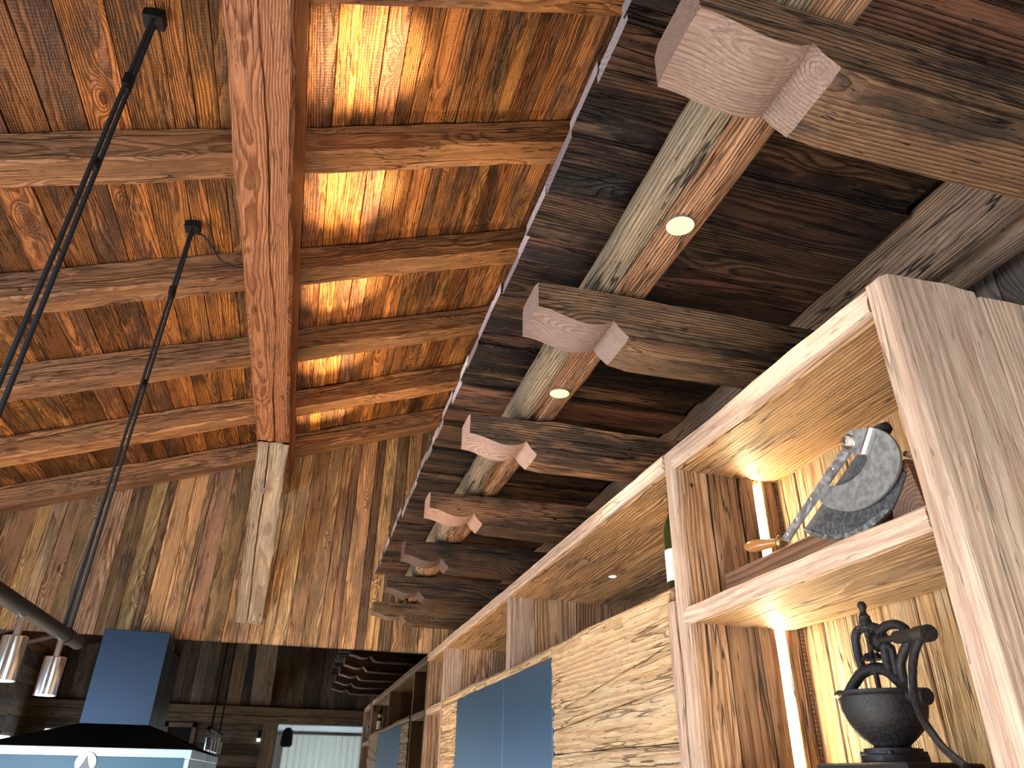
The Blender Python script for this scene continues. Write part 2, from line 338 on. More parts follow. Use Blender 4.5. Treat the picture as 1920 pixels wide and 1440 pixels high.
def tube(name, pts, rads, mat, parent, seg=12, smooth=True, base=None):
    """pts in eye-relative world coords"""
    pts = [Vector(p) for p in pts]; c = Vector(base) if base else sum(pts, Vector())/len(pts)
    bm = bmesh.new(); tube_bm(bm, [p-c for p in pts], rads, seg)
    o = bm_obj(name, bm, mat, parent, tr(*c), smooth)
    if smooth: smooth_angle(o)
    return o
def smooth_angle(o, ang=40):
    me = o.data; bm = bmesh.new(); bm.from_mesh(me)
    for e in bm.edges:
        if len(e.link_faces) == 2 and e.calc_face_angle(0) > rad(ang): e.smooth = False
    for f in bm.faces: f.smooth = True
    bm.to_mesh(me); bm.free()
def lathe(name, prof, loc, mat, parent, seg=32, axis=None, arc=1.0, closed=False):
    """prof: (r, h) along local Z"""
    bm = bmesh.new(); rings = []
    nseg = seg if arc == 1.0 else int(seg*arc)+1
    for (r, h) in prof:
        if r < 1e-5: rings.append([bm.verts.new((0, 0, h))]); continue
        rings.append([bm.verts.new((r*math.cos(2*math.pi*arc*k/(seg if arc == 1.0 else nseg-1)), r*math.sin(2*math.pi*arc*k/(seg if arc == 1.0 else nseg-1)), h)) for k in range(nseg)])
    for a, b in zip(rings, rings[1:]):
        n = max(len(a), len(b)); rng = range(n if arc == 1.0 else n-1)
        for k in rng:
            k2 = (k+1) % n
            if len(a) == 1: bm.faces.new((a[0], b[k], b[k2]))
            elif len(b) == 1: bm.faces.new((a[k], a[k2], b[0]))
            else: bm.faces.new((a[k], a[k2], b[k2], b[k]))
    Mw = tr(*loc)
    if axis is not None: Mw = Mw @ Vector(axis).to_track_quat('Z', 'Y').to_matrix().to_4x4()
    o = bm_obj(name, bm, mat, parent, Mw); smooth_angle(o); return o
def plate(name, yz, x, thick, mat, parent, bev=.0008, tone=None):
    """flat plate from an outline in the Y-Z plane, centred on x"""
    cy = sum(p[0] for p in yz)/len(yz); cz = sum(p[1] for p in yz)/len(yz)
    bm = bmesh.new()
    a = [bm.verts.new((-thick/2, p[0]-cy, p[1]-cz)) for p in yz]; b = [bm.verts.new((thick/2, p[0]-cy, p[1]-cz)) for p in yz]
    bm.faces.new(a); bm.faces.new(b[::-1]); n = len(yz)
    for i in range(n): bm.faces.new((a[i], b[i], b[(i+1) % n], a[(i+1) % n]))
    o = bm_obj(name, bm, mat, parent, tr(x, cy, cz), tone=tone); return o
def T(lo, hi): return random.uniform(lo, hi)

# ================================================================== SETTING
XL, XR, YF, YB = -3.6, 1.76, 6.16, -0.12
S, T0, B0 = 0.355, 2.73, 2.557           # roof pitch, underside of boards and of rafters at X = 0
# ---- floor
fl = struct(box('floor', XL-.2, XR+.2, -3.4, YF+.2, -1.54, -1.5, M_FLOOR, bev=0))
# ---- ceiling: sloped boards running the length of the room
cl_v = []
for (x, y) in ((XL-.1, YB-.1), (XR+.1, YB-.1), (XR+.1, YF+.1), (XL-.1, YF+.1)):
    cl_v.append((x, y, T0+S*x+.045))
cl_v += [(a, b, c+.06) for (a, b, c) in cl_v]
ceiling = struct(mesh_obj('ceiling', cl_v, [(0, 1, 2, 3), (7, 6, 5, 4), (0, 4, 5, 1), (1, 5, 6, 2), (2, 6, 7, 3), (3, 7, 4, 0)], M_DARKWALL))
nrm = Vector((S, 0, -1)).normalized()
seams = [-1.93, -1.74, -1.56, -1.42, -1.282, -1.151, -1.0, -.843, -.76, -.674, -.58, -.47, -.33, -.22, -.13, -.03, .06, .13, .20, .30, .355, .44, .55, .62, .74, .82, .95, 1.1, 1.25, 1.42, 1.58, XR+.02]
x = -1.93
left = [x]
while x > XL: x -= T(.13, .2); left.append(x)
seams = sorted(set(left + seams))
tones = {}
for a, b in zip(seams, seams[1:]):
    xm = (a+b)/2; lift = T(0, .006); th = .028
    cc = Vector((xm, 0, T0+S*xm)) - nrm*(th/2 + lift)
    k = T(.5, 1.25)
    if -.22 < xm < .1: k = T(.8, 1.2)
    board('board', (cc.x, YB-.02, cc.z), (cc.x, YF+.02, cc.z), nrm, (b-a)*math.sqrt(1+S*S)-.003, th, M_CEIL, ceiling, n=5, wob=.0015, tone=(k, k*T(.9, 1.08), k*T(.82, 1.1)))
# ---- front (far) wall above the mirror: vertical boards
wall_front = struct(box('wall_front', XL-.1, XR+.1, YF+.03, YF+.2, -1.5, 3.45, M_DARKWALL, bev=0))
ws = [-2.148, -2.05, -1.945, -1.83, -1.702, -1.508, -1.374, -1.26, -1.199, -1.069, -.96, -.919, -.767, -.612, -.5, -.42, -.316, -.236, -.135, -.012, .112, .19, .259, .399, .471, .58, .68, .8, .9, 1.02, 1.15, 1.3, 1.45, 1.6, XR]
wt = {-1.508: .42, -1.26: .5, -1.945: .6, -.767: .55, -1.069: 1.15, .399: .5, -.316: 1.1, -1.374: 1.2, -.919: .8, -.012: 1.15}
x = ws[0]
while x > XL: x -= T(.1, .19); ws.insert(0, x)
ztop = lambda xx: T0+S*xx
for a, b in zip(ws, ws[1:]):
    k = wt.get(a, T(.65, 1.2)); zt = ztop(b)+.02; xm = (a+b)/2; off = T(0, .008)
    board('board', (xm, YF+.014+off, .89), (xm, YF+.014+off, zt), (0, -1, 0), b-a-.003, .026, M_WALL, wall_front, n=5, wob=.0015, tone=(k, k*T(.93, 1.05), k*T(.85, 1.1)))
# ---- dark mirror splashback below
mir = tag(box('mirror_panel', XL, XR, YF-.006, YF+.02, -.6, .888, M_MIRROR, bev=0), 'dark tinted mirror covering the lower far wall, reflecting the whole room', 'mirror')
# ---- right wall
wall_right = struct(box('wall_right', XR+.03, XR+.18, YB-.1, YF+.1, -1.5, 3.45, M_DARKWALL, bev=0))
y = YB
while y < YF:
    wd = T(.1, .19)
    board('board', (XR+.014, y+wd/2, -1.5), (XR+.014, y+wd/2, 1.40), (-1, 0, 0), wd-.003, .026, M_GREYW, wall_right, n=3, tone=T(.7, 1.3)); y += wd
# ---- left wall with big windows (out of the picture; lets the daylight in)
wall_left = struct(box('wall_left', XL-.2, XL, YB-.1, YF+.1, -1.5, -1.15, M_PLASTER, bev=0))
for i, (y0, y1, z0, z1) in enumerate(((YB-.1, .7, -1.15, 1.6), (3.5, YF+.1, -1.15, 1.6), (.7, 3.5, .45, 1.6))):
    struct(box('wall_left', XL-.2, XL, y0, y1, z0, z1, M_PLASTER, bev=0))
for (y0, y1, z0, z1) in ((YB, 6.15, -1.5, -1.15), (YB, .7, -1.15, 1.5), (3.5, 6.15, -1.15, 1.5), (.7, 3.5, .45, 1.5)):
    z = z0
    while z < z1-.01:
        hh = min(T(.14, .22), z1-z)
        board('board', (XL+.014, y0, z+hh/2), (XL+.014, y1, z+hh/2), (1, 0, 0), hh-.003, .026, M_REAR, wall_left, n=2, tone=T(.7, 1.2)); z += hh
# ---- rear wall (seen in the mirror)
rear = struct(box('wall_rear', XL-.1, -.40, YB-.16, YB-.03, -1.5, .70, M_DARKWALL, bev=0))
rear2 = struct(box('wall_rear', XL-.1, XR+.1, YB-.16, YB-.03, .88, 3.45, M_DARKWALL, bev=0))
x = XL
while x < XR:
    wd = T(.12, .24); x1 = min(x+wd, XR)
    k = T(.6, 1.25)
    board('board', ((x+x1)/2, YB-.014, .90), ((x+x1)/2, YB-.014, ztop(x1)+.03), (0, 1, 0), x1-x-.003, .026, M_REAR, rear2, n=3, tone=(k, k, k*T(.85, 1.1))); x = x1
zz = -1.5
while zz < .66:
    hh = min(T(.12, .22), .69-zz)
    board('board', (XL, YB-.014, zz+hh/2), (-.40, YB-.014, zz+hh/2), (0, 1, 0), hh-.003, .026, M_REAR, rear, n=3, tone=T(.7, 1.2)); zz += hh
tag(board('header_beam', (XL, YB+.02, .79), (XR, YB+.02, .79), (0, 1, 0), .22, .14, M_REAR, n=40, ny=5, wob=.006, grooves=((0, .5, .012, .03),), tone=1.5), 'long cracked header beam over the rear doorway, seen in the mirror', 'beam')
tag(board('door_post', (-.29, YB+.0, -1.5), (-.29, YB+.0, .68), (0, 1, 0), .2, .14, M_REAR, n=16, ny=4, wob=.005, tone=1.25), 'timber post at the left side of the doorway reflected in the mirror', 'post')
# room behind the doorway
ceil2 = struct(box('ceiling_rear_room', -.6, XR+.2, -3.2, YB-.16, .74, .80, M_DARKWALL, bev=0))
x = -.6
while x < XR+.15:
    board('board', (x+.1, YB-.17, .728), (x+.1, -3.15, .728), (0, 0, -1), .197, .022, M_WHITE, ceil2, n=2); x += .2
struct(box('wall_rear_room', -.6, XR+.2, -3.3, -3.2, -1.5, .75, M_PLASTER, bev=0))
struct(box('wall_rear_room', -.72, -.6, -3.2, YB-.16, -1.5, .75, M_PLASTER, bev=0))
struct(box('wall_rear_room', XR+.2, XR+.3, -3.2, YB-.16, -1.5, .75, M_PLASTER, bev=0))
add_light('rear_window_daylight', 'AREA', (.6, -1.3, -.9), 120, DAY, (.6, -2.1, .75), shape='RECTANGLE', size=1.6, size_y=.8)
cv = []; cf = []; n = 150
for i in range(n+1):
    u = i/n; xx = -.1+1.85*u; ph = u*2*math.pi*17
    yy = -2.6+.045*math.sin(ph)+.008*math.sin(ph*2.3); yt = -2.6+.018*math.sin(ph)
    cv += [(xx, yt, .66), (xx, yt*.5+yy*.5, .58), (xx, yy, -1.45)]
for i in range(n):
    a = i*3; b = a+3; cf += [(a, a+1, b+1, b), (a+1, a+2, b+2, b+1)]
cur = mesh_obj('curtain', [(p[0]-.8, p[1]+2.6, p[2]) for p in cv], cf, M_CURT, None, tr(.8, -2.6, 0), None, True)
tag(cur, 'pleated cream curtain glowing with daylight beyond the reflected doorway', 'curtain')
tag(tube('curtain_rod', [(-.2, -2.6, .675), (1.85, -2.6, .675)], .012, M_WALNUT, None, 8), 'thin brown rod above the pleated cream curtain', 'curtain rod')
# jacket-dark shape at the doorway
bm = bmesh.new()
for i, (zz, hw, hd) in enumerate(((.66, .03, .02), (.62, .07, .04), (.52, .085, .05), (.42, .09, .05), (.39, .06, .04))):
    for k in range(14):
        a = 2*math.pi*k/14; bm.verts.new((hw*math.cos(a), hd*math.sin(a), zz-.5))
bm.verts.ensure_lookup_table()
for i in range(4):
    for k in range(14): bm.faces.new((bm.verts[i*14+k], bm.verts[i*14+(k+1) % 14], bm.verts[(i+1)*14+(k+1) % 14], bm.verts[(i+1)*14+k]))
bm.faces.new(bm.verts[0:14]); bm.faces.new(bm.verts[56:70])
tag(bm_obj('hanging_bag', bm, M_PHOTO, None, tr(-.04, -.5, .5), True), 'black cloth bag hanging at the doorway reflected in the mirror', 'bag')
pf = thing('picture_frame', 'wooden picture frame on the rear wall, half hidden by the hood in the mirror', 'picture', (-1.55, YB, .49))
for (a, b, c, d2) in ((-1.77, -1.33, .60, .66), (-1.77, -1.33, .33, .39), (-1.77, -1.71, .33, .66), (-1.39, -1.33, .33, .66)):
    box('frame_rail', a, b, YB, YB+.035, c, d2, M_BRACE, pf)
box('picture', -1.72, -1.38, YB, YB+.012, .38, .61, M_DARKWALL, pf, bev=0)
wl = thing('wall_lamp', 'small black wall lamp beside the reflected doorway', 'lamp', (-.44, YB+.04, .5))
tube('lamp_body', [(-.44, YB+.06, .58), (-.44, YB+.06, .48)], .022, M_BLACK, wl); tube('lamp_glass', [(-.44, YB+.06, .48), (-.44, YB+.06, .44)], .026, M_LAMPW, wl)
box('wall_plate', -.455, -.425, YB+.0, YB+.05, .51, .54, M_BLACK, wl)

# ================================================================== ROOF TIMBERS
ordn = ['nearest ceiling rafter, cut off by the top edge of the photo', 'second ceiling rafter from the top, behind the long hanging black straps', 'third ceiling rafter from the top, level with the far strap mount',
        'fourth ceiling rafter from the top, crossing behind the purlin at mid height', 'fifth ceiling rafter from the top, pale with a long wavy crack', 'last ceiling rafter, lying against the far board wall']
for i, yf in enumerate((1.77, 2.65, 3.54, 4.42, 5.31, 6.155)):
    yc = yf-.08; h = .165; off = B0 + h/2*math.sqrt(1+S*S)
    o = board('ceiling_rafter', (XL, yc, off+S*XL), (XR, yc, off+S*XR), (0, -1, 0), h, .155, M_RAFT, n=70, ny=5, wob=.010, cham=.012, surf=.004,
              grooves=((0, random.choice((.3, .62)), .010, .03),), tone=T(.9, 1.05))
    tag(o, 'brown weathered timber, ' + ordn[i], 'rafter')
pur = board('purlin', (-.424, YB, 2.285), (-.424, YF+.01, 2.285), (0, 0, -1), .228, .33, M_PURL, n=110, ny=6, wob=.008, cham=.016, surf=.003, grooves=((0, .42, .010, .03),))
for v in pur.data.vertices:
    if v.co.z < -.12: v.co.z = -(B0-.006+S*(-.424+v.co.y)-2.285) + (v.co.z+.165)*.2
tag(pur, 'thick reddish purlin running the length of the ceiling under the rafters', 'beam')
br = board('purlin_brace', (-.44, 6.22, 1.08), (-.42, 5.10, 2.20), (0, -1, -1), .215, .12, M_BRACE, n=50, ny=6, wob=.008, cham=.01, surf=.003,
           grooves=((0, .40, .012, .05),), taper=lambda u: .95+.1*u, tone=1.05)
def clamp_world(o, ymax=None, ymin=None, zmax=None):
    Mw = WM[o.name]; Mi = Mw.inverted()
    for v in o.data.vertices:
        p = Mw @ v.co
        if ymax is not None and p.y > ymax: p.y = ymax
        if ymin is not None and p.y < ymin: p.y = ymin
        if zmax is not None and p.z > zmax+H: p.z = zmax+H
        v.co = Mi @ p
clamp_world(br, ymax=6.160, zmax=2.118)
tag(br, 'pale cracked diagonal brace under the far end of the purlin', 'brace')
bp_ = thing('brace_plug', 'small pale square peg set in the diagonal brace', 'peg', (-.45, 5.22, 1.93))
nb = Vector((0, -1, -1)).normalized()
Mx, L_ = frame((-.455, 5.36, 1.86), (-.44, 5.33, 1.89), (0, -1, -1))
box('peg_head', -.469, -.431, 5.285, 5.315, 1.81, 1.845, M_CUT, bp_)
br2 = board('rear_brace', (-.50, YB-.04, .96), (-.50, 1.0, 2.13), (0, 1, -1), .3, .12, M_BRACE, n=30, ny=4, wob=.008)
clamp_world(br2, ymin=YB+.002, zmax=2.10)
tag(br2, 'diagonal brace on the rear wall, visible only in the dark mirror', 'brace')

# ================================================================== CANOPY (board soffit on two logs and carved brackets)
can = thing('board_canopy', 'canopy of dark overlapping boards above the shelf wall', 'canopy', (.9, 3.0, 1.42))
y = -.05; i = 0
ZS = 1.41
while y < 5.78:
    wd = T(.11, .22)
    if y+wd > 5.72: wd = 5.80-y
    low = random.choice((0, 0, .022, .03)) if i % 2 else T(.0, .008)
    th = .042
    k = T(.55, 1.3)
    xl = .468 + T(-.006, .006)
    if i % 5 == 0: k *= 1.25
    board('board', (xl, y+wd/2, ZS+th/2+low), (1.475, y+wd/2, ZS+th/2+low), (0, 0, -1), wd+.012 if low else wd-.004, th, M_SOFF, can, n=8, wob=.003, surf=.002, endmat=M_SCUT, tone=(k*1.9 if False else k, k*T(.92, 1.02), k*T(.85, 1.1)))
    y += wd; i += 1
box('cover_sheet', .50, XR, -.1, 5.78, ZS+.09, ZS+.11, M_DARKWALL, can, bev=0)
# front log
def log(name, xc, zc, r, y0, y1, mats, seed, hewn=.45, n=110, groove=None, fmf=None):
    seg = 28; V = []; F = []; FM = []
    for i in range(n+1):
        yy = y0+(y1-y0)*i/n
        gp = None
        for k in range(seg):
            a = 2*math.pi*k/seg
            sq = 1/max(abs(math.cos(a)), abs(math.sin(a))); rr_ = r*(1-hewn + hewn*min(sq, 1.22))*(1-.05*hewn)
            rr_ += nz(yy*1.6, math.cos(a)*1.2+seed, math.sin(a)*1.2)*r*.10 + nz(yy*8, math.cos(a)*5+seed, math.sin(a)*5)*r*.035
            if groove and abs(k-groove) < .5:
                rr_ -= r*.5*max(0, min(1, .6+2*nz(yy*.9, seed, 4)))
            # lengthwise axis is local X; (y,z) section: local y = world -x ... built so that local z is up
            V.append((yy-(y0+y1)/2, math.cos(a)*rr_, math.sin(a)*rr_))
    for i in range(n):
        for k in range(seg):
            F.append((i*seg+k, i*seg+(k+1) % seg, (i+1)*seg+(k+1) % seg, (i+1)*seg+k)); FM.append(fmf(k) if fmf else 0)
    F.append(tuple(range(seg))); FM.append(0); F.append(tuple(n*seg+k for k in reversed(range(seg)))); FM.append(0)
    Mx, L_ = frame((xc, y0, zc), (xc, y1, zc), (0, 0, 1))
    o = mesh_obj(name, V, F, mats, None, Mx, FM, True); return o
# local y axis = z x x = (0,0,1)x(0,1,0) = (-1,0,0): local +y is world -x (the left side)
lg = log('front_log', .752, 1.310, .090, .02, 5.95, [M_LOG, M_LOGL], 3.0, hewn=.5, groove=22, fmf=lambda k: 1 if (k <= 4 or k >= 23) else 0)
tag(lg, 'hewn log carrying the canopy, grey-green on its left side, orange beneath, with two round spotlights', 'log')
lg2 = log('rear_log', 1.598, 1.352, .120, .02, 5.9, [M_LOG2], 9.0, hewn=.75, groove=22)
tag(lg2, 'grey knotty log under the canopy along the right wall, above the shelves', 'log')
for i, (px, yc, lab) in enumerate(((.757, 1.225, 'larger, nearer'), (.757, 2.155, 'smaller, farther'))):
    zc = 1.2195
    rl = thing('recessed_spotlight', 'round lit spotlight set in the front log, the %s one' % lab, 'light', (px, yc, zc), 'recessed spotlights in the front log')
    lathe('lamp_rim', [(.0365, .004), (.0365, -.0005), (.0352, -.0015), (.0345, .000), (.0345, .004)], (px, yc, zc), M_RIM, rl, 36)
    lathe('lamp_face', [(.0, -.001), (.0348, -.001)], (px, yc, zc), M_LAMP, rl, 36)
# brackets
blab = ['largest, cut off by the top right corner of the photo', 'second from the camera, grey cut nose and wavy dark side', 'third from the camera, plain brown side',
        'fourth from the camera, reddish side', 'fifth from the camera, nearly black side', 'sixth from the camera, black with a small knot at its end', 'farthest, greyish, against the far wall']
ks = (.7103, 1.504, 2.262, 3.046, 3.795, 4.552, 5.319)
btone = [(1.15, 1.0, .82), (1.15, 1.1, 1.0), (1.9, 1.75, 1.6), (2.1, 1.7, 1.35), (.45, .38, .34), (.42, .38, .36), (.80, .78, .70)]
prof0 = [(.477, 1.205), (.477, 1.118), (.490, 1.1175), (.505, 1.116), (.52, 1.113), (.535, 1.109), (.55, 1.104), (.565, 1.099), (.58, 1.095), (.595, 1.091), (.61, 1.089), (.625, 1.088), (.64, 1.089), (.655, 1.0915), (.67, 1.096), (.684, 1.103), (.697, 1.113), (.702, 1.107), (.709, 1.096), (.717, 1.086), (.727, 1.077), (.740, 1.066)]
for i, k in enumerate(ks):
    yf = 1.12*k; yn = yf-.160; ny_ = 6; sd = i*13.7
    xend = XR-.005; zb = 1.056 + nz(i*3.3, 1, 1)*.006
    prof = list(prof0)
    xs = [.80+(xend-.80)*j/12 for j in range(13)]
    prof += [(xx, zb + nz(xx*3, sd, 0)*.008) for xx in xs]
    top = [(xx, 1.213+nz(xx*3, sd, 5)*.008) for xx in reversed(xs)] + [(.74, 1.21), (.6, 1.21)]
    prof = prof + top; m = len(prof); nose = 21
    V = []; F = []; FM = []
    cx, cz = .9, 1.13
    for j in range(ny_+1):
        v = j/ny_; yy = yn + .16*v
        c = .004 if j in (0, ny_) else 0
        for q, (px, pz) in enumerate(prof):
            dy = nz(px*4+sd, yy*8, pz*14)*.005*(1 if j in (0, ny_) else .3); dz = nz(px*6, yy*14, sd)*.0025
            pxx, pzz = px, pz
            if c: pxx += (cx-px)*.0 + (c if q <= 1 else 0); pzz += (c if (1 <= q < 34) else -c)
            V.append((pxx-cx + (dz if q < 2 else 0), yy-(yn+.08)+dy, pzz-cz+dz))
    for j in range(ny_):
        for q in range(m):
            q2 = (q+1) % m
            F.append((j*m+q, j*m+q2, (j+1)*m+q2, (j+1)*m+q)); FM.append(1 if q < nose else 0)
    F.append(tuple(reversed(range(m)))); FM.append(0); F.append(tuple(ny_*m+q for q in range(m))); FM.append(0)
    o = mesh_obj('carved_bracket', V, F, [M_BRK, M_CUT], None, tr(cx, yn+.08, cz), FM, False)
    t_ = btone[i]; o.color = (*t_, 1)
    tag(o, 'carved canopy bracket, ' + blab[i], 'bracket', 'carved brackets under the canopy')

# ================================================================== SHELF WALL
sh = thing('shelf_unit', 'long built-in old oak shelf and cupboard wall along the right side', 'shelf', (1.35, 3.5, -1.5))
# near end panel: two wide boards
board('side_board', (1.085, .91, -1.5), (1.085, .91, .868), (0, -1, 0), .225, .06, M_OAKP, sh, n=40, ny=6, wob=.003, cham=.011, surf=.0015, tone=.95)
board('side_board', (1.48, .912, -1.5), (1.48, .912, .862), (0, -1, 0), .56, .056, M_OAKP, sh, n=40, ny=8, wob=.003, cham=.004, surf=.0015, tone=1.08)
# top boards
board('top_board', (1.31, .94, .843), (1.31, 1.80, .852), (0, 0, -1), .62, .068, M_OAK, sh, n=24, ny=10, wob=.005, cham=.004, surf=.003)
board('top_board', (1.24, 1.857, .857), (1.24, 6.135, .857), (0, 0, -1), .48, .052, M_OAK, sh, n=70, ny=10, wob=.006, cham=.004, surf=.005, tone=1.1)
board('top_board', (1.62, 1.857, .855), (1.62, 6.135, .855), (0, 0, -1), .27, .05, M_OAK, sh, n=40, ny=6, wob=.006, cham=.004, surf=.004, tone=.85)
for a, b, zz in ((.94, 1.80, .843), (1.857, 6.14, .857)):
    board('top_edge', (.992, a, zz+.002), (.992, b, zz+.002+(.006 if a < 1 else 0)), (-1, 0, 0), .062 if a < 1 else .054, .022, M_OAKP, sh, n=60, ny=3, wob=.004, cham=.005, surf=.002, tone=1.1)
# middle shelf of the near bay
board('shelf_board', (1.16, .94, .398), (1.16, 1.80, .398), (0, 0, -1), .32, .040, M_OAK, sh, n=30, ny=8, wob=.005, cham=.005, surf=.004, tone=1.0)
board('shelf_edge', (.995, .94, .399), (.995, 1.815, .399), (-1, 0, 0), .045, .022, M_OAKP, sh, n=30, ny=3, wob=.005, cham=.006, surf=.003, tone=1.05)
board('shelf_board', (1.16, .94, -.023), (1.16, 1.80, -.023), (0, 0, -1), .34, .040, M_OAK, sh, n=10, ny=3, wob=.004)
# upright between near bay and the rest: edge post and side boards
board('upright', (.999, 1.829, -1.5), (.999, 1.829, .884), (-1, 0, 0), .056, .03, M_OAKP, sh, n=50, ny=2, wob=.003, cham=.006, surf=.002, tone=1.0)
for (a, b, k, m_) in ((1.010, 1.100, 1.2, M_OAKD), (1.101, 1.200, .85, M_OAKD), (1.201, 1.252, .95, M_OAKD)):
    for (z0, z1) in ((-1.5, .83),):
        board('side_board', ((a+b)/2, 1.826, z0), ((a+b)/2, 1.826, z1), (0, -1, 0), b-a-.002, .050, m_, sh, n=60, ny=4, wob=.003, cham=.003, surf=.003, tone=k)
board('side_board', (1.303, 1.826, -1.5), (1.303, 1.826, .83), (0, -1, 0), .048, .050, M_OAKD, sh, n=30, ny=2, wob=.002, tone=.95)
box('side_board', 1.33, XR-.01, 1.803, 1.85, -1.5, .82, M_OAKD, sh)
# LED strips recessed in the slot of that side, one per compartment
for (z0, z1) in ((.422, .803), (.002, .374)):
    box('led_strip', 1.2565, 1.2755, 1.808, 1.822, z0, z1, M_LED, sh, bev=0)
box('bolt_hole', 1.036, 1.046, 1.7995, 1.803, .768, .782, M_DARKWALL, sh, bev=.002)
# small spotlight set flush in the top board of the niche
lathe('niche_spotlight', [(0, 0), (.016, 0), (.018, .004)], (1.327, 3.09, .8285), M_LAMPW, sh, 20)
# back boards of the near bay
y = .94; ws2 = [.118, .10, .09, .13, .11, .10, .12, .12]; i = 0
while y < 1.795:
    wd = min(ws2[i % 8], 1.80-y); k = T(.85, 1.15)
    board('back_board', (1.345, y+wd/2, -1.5), (1.345, y+wd/2, .82), (-1, 0, 0), wd-.0025, .022, M_OAK, sh, n=40, ny=4, wob=.003, surf=.002, tone=(k*1.05, k*1.05, k)); y += wd; i += 1
# back of the rest of the unit
box('back_panel', XR-.03, XR-.005, 1.87, 6.15, -1.5, .84, M_OAKD, sh, bev=0)
# uprights of the upper niches (each of two boards) and end panel at the mirror
for (yc, th) in ((3.685, .05), (5.445, .04), (6.13, .04)):
    for (a, b, m_, k) in ((.992, 1.13, M_OAKP if yc < 6 else M_OAKD, .85), (1.131, 1.36, M_OAKD, 1.1), (1.361, XR-.03, M_OAKD, .8)):
        z0 = .40 if yc < 4 else -1.5
        board('upright', ((a+b)/2, yc, z0), ((a+b)/2, yc, .835), (0, -1, 0), b-a-.001, th, m_, sh, n=24, ny=4, wob=.003, cham=.003, surf=.002, tone=k)
# lower carcass: shelf behind the panel head
box('ledge', 1.050, XR-.03, 1.87, 5.40, .445, .518, M_OAKD, sh)
board('shelf_board', (1.18, 5.47, .460), (1.18, 6.10, .458), (0, 0, -1), .37, .05, M_OAKP, sh, n=16, ny=4, wob=.004, cham=.005)
board('panel_post', (.994, 1.882, -1.5), (.994, 1.882, .446), (-1, 0, 0), .040, .030, M_OAKP, sh, n=20, wob=.002, tone=.85)
# hewn front panel of wavy boards
def hewn(name, ya, yb, zt, zb, parent, x0=.985, seed=0, amp=.0065, tone=1.0, wav=.004):
    """board whose top and bottom run along functions zt(y), zb(y)"""
    n1 = max(6, int((yb-ya)/.022)); hm = max(zt((ya+yb)/2)-zb((ya+yb)/2), .03); n2 = max(3, int(hm/.018))
    V = []; F = []; yc = (ya+yb)/2; zc = (zt(yc)+zb(yc))/2; xc = x0+.02
    for i in range(n1+1):
        yy = ya+(yb-ya)*i/n1
        for j in range(n2+1):
            v = j/n2; b_ = zb(yy)+.0015+nz(yy*5, seed, 2)*wav; t_ = zt(yy)-.0015+nz(yy*5, seed+9, 2)*wav
            zz = b_+(t_-b_)*v
            d = nz(yy*5, zz*26, seed)*amp + nz(yy*13, zz*60, seed+4)*amp*.6 + abs(nz(yy*2.5, zz*14, seed+8))*amp*.8
            if j in (0, n2): d += .009
            V.append((yy-yc, -(zz-zc), 0)); V[-1] = (yy-yc, zz-zc, -d)
    base = len(V)
    for i in range(n1+1):
        yy = ya+(yb-ya)*i/n1
        for j in (0, n2):
            v = j/n2; zz = zb(yy)+.002+(zt(yy)-zb(yy)-.004)*v
            V.append((yy-yc, zz-zc, -.035))
    # local: x = along Y, y = up, z = towards the room (-X)
    for i in range(n1):
        for j in range(n2):
            a = i*(n2+1)+j; F.append((a, a+n2+1, a+n2+2, a+1))
        a0 = i*(n2+1); b0 = (i+1)*(n2+1); c0 = base+2*i; d0 = base+2*i+2
        F.append((a0, c0, d0, b0)); F.append((a0+n2, b0+n2, d0+1, c0+1)); F.append((c0, c0+1, d0+1, d0))
    F.append(tuple([j for j in range(n2+1)] + [base+1, base])); e = n1*(n2+1)
    F.append(tuple([e+j for j in range(n2, -1, -1)] + [base+2*n1, base+2*n1+1]))
    Mx = Matrix(((0, 0, -1), (-1, 0, 0), (0, 1, 0)))   # columns placeholder
    X_ = Vector((0, 1, 0)); Y_ = Vector((0, 0, 1)); Z_ = X_.cross(Y_)       # = +X
    R_ = Matrix((X_, Y_, Z_)).transposed().to_4x4()
    V = [(a, b, -c) for (a, b, c) in V]
    F = [tuple(reversed(f)) for f in F]
    R_.translation = Vector((x0, yc, zc+H))
    return mesh_obj(name, V, F, M_HEWN, parent, R_, None, False, tone)
zt0 = lambda y: .487+.006*math.sin(y*3.1)
s1 = lambda y: .338-.106*(y-1.966); s2 = lambda y: .232-.060*(y-1.97); s3 = lambda y: .093-.004*(y-1.97); zd = lambda y: .446
hewn('panel_board', 1.903, 2.965, zt0, s1, sh, seed=1, tone=1.0)
hewn('panel_board', 1.903, 2.965, s1, s2, sh, seed=2, tone=1.02)
hewn('panel_board', 1.903, 2.965, s2, s3, sh, seed=3, tone=.96)
hewn('panel_board', 1.903, 2.965, s3, lambda y: -.12, sh, seed=4)
hewn('panel_board', 2.967, 5.36, zt0, zd, sh, seed=5, amp=.003, tone=1.0)
hewn('panel_board', 4.872, 5.36, zd, lambda y: .28, sh, seed=6); hewn('panel_board', 4.872, 5.36, lambda y: .28, lambda y: .12, sh, seed=7)
hewn('panel_board', 4.872, 5.36, lambda y: .12, lambda y: -.1, sh, seed=8)
box('carcass', 1.04, 1.06, 1.91, 5.36, -1.5, .44, M_DARKWALL, sh, bev=0)
for (a, b) in ((2.972, 3.722), (3.728, 4.866)):
    box('cupboard_door', .988, 1.008, a, b, -.6, .442, M_BLUEDOOR, sh, bev=.0006)

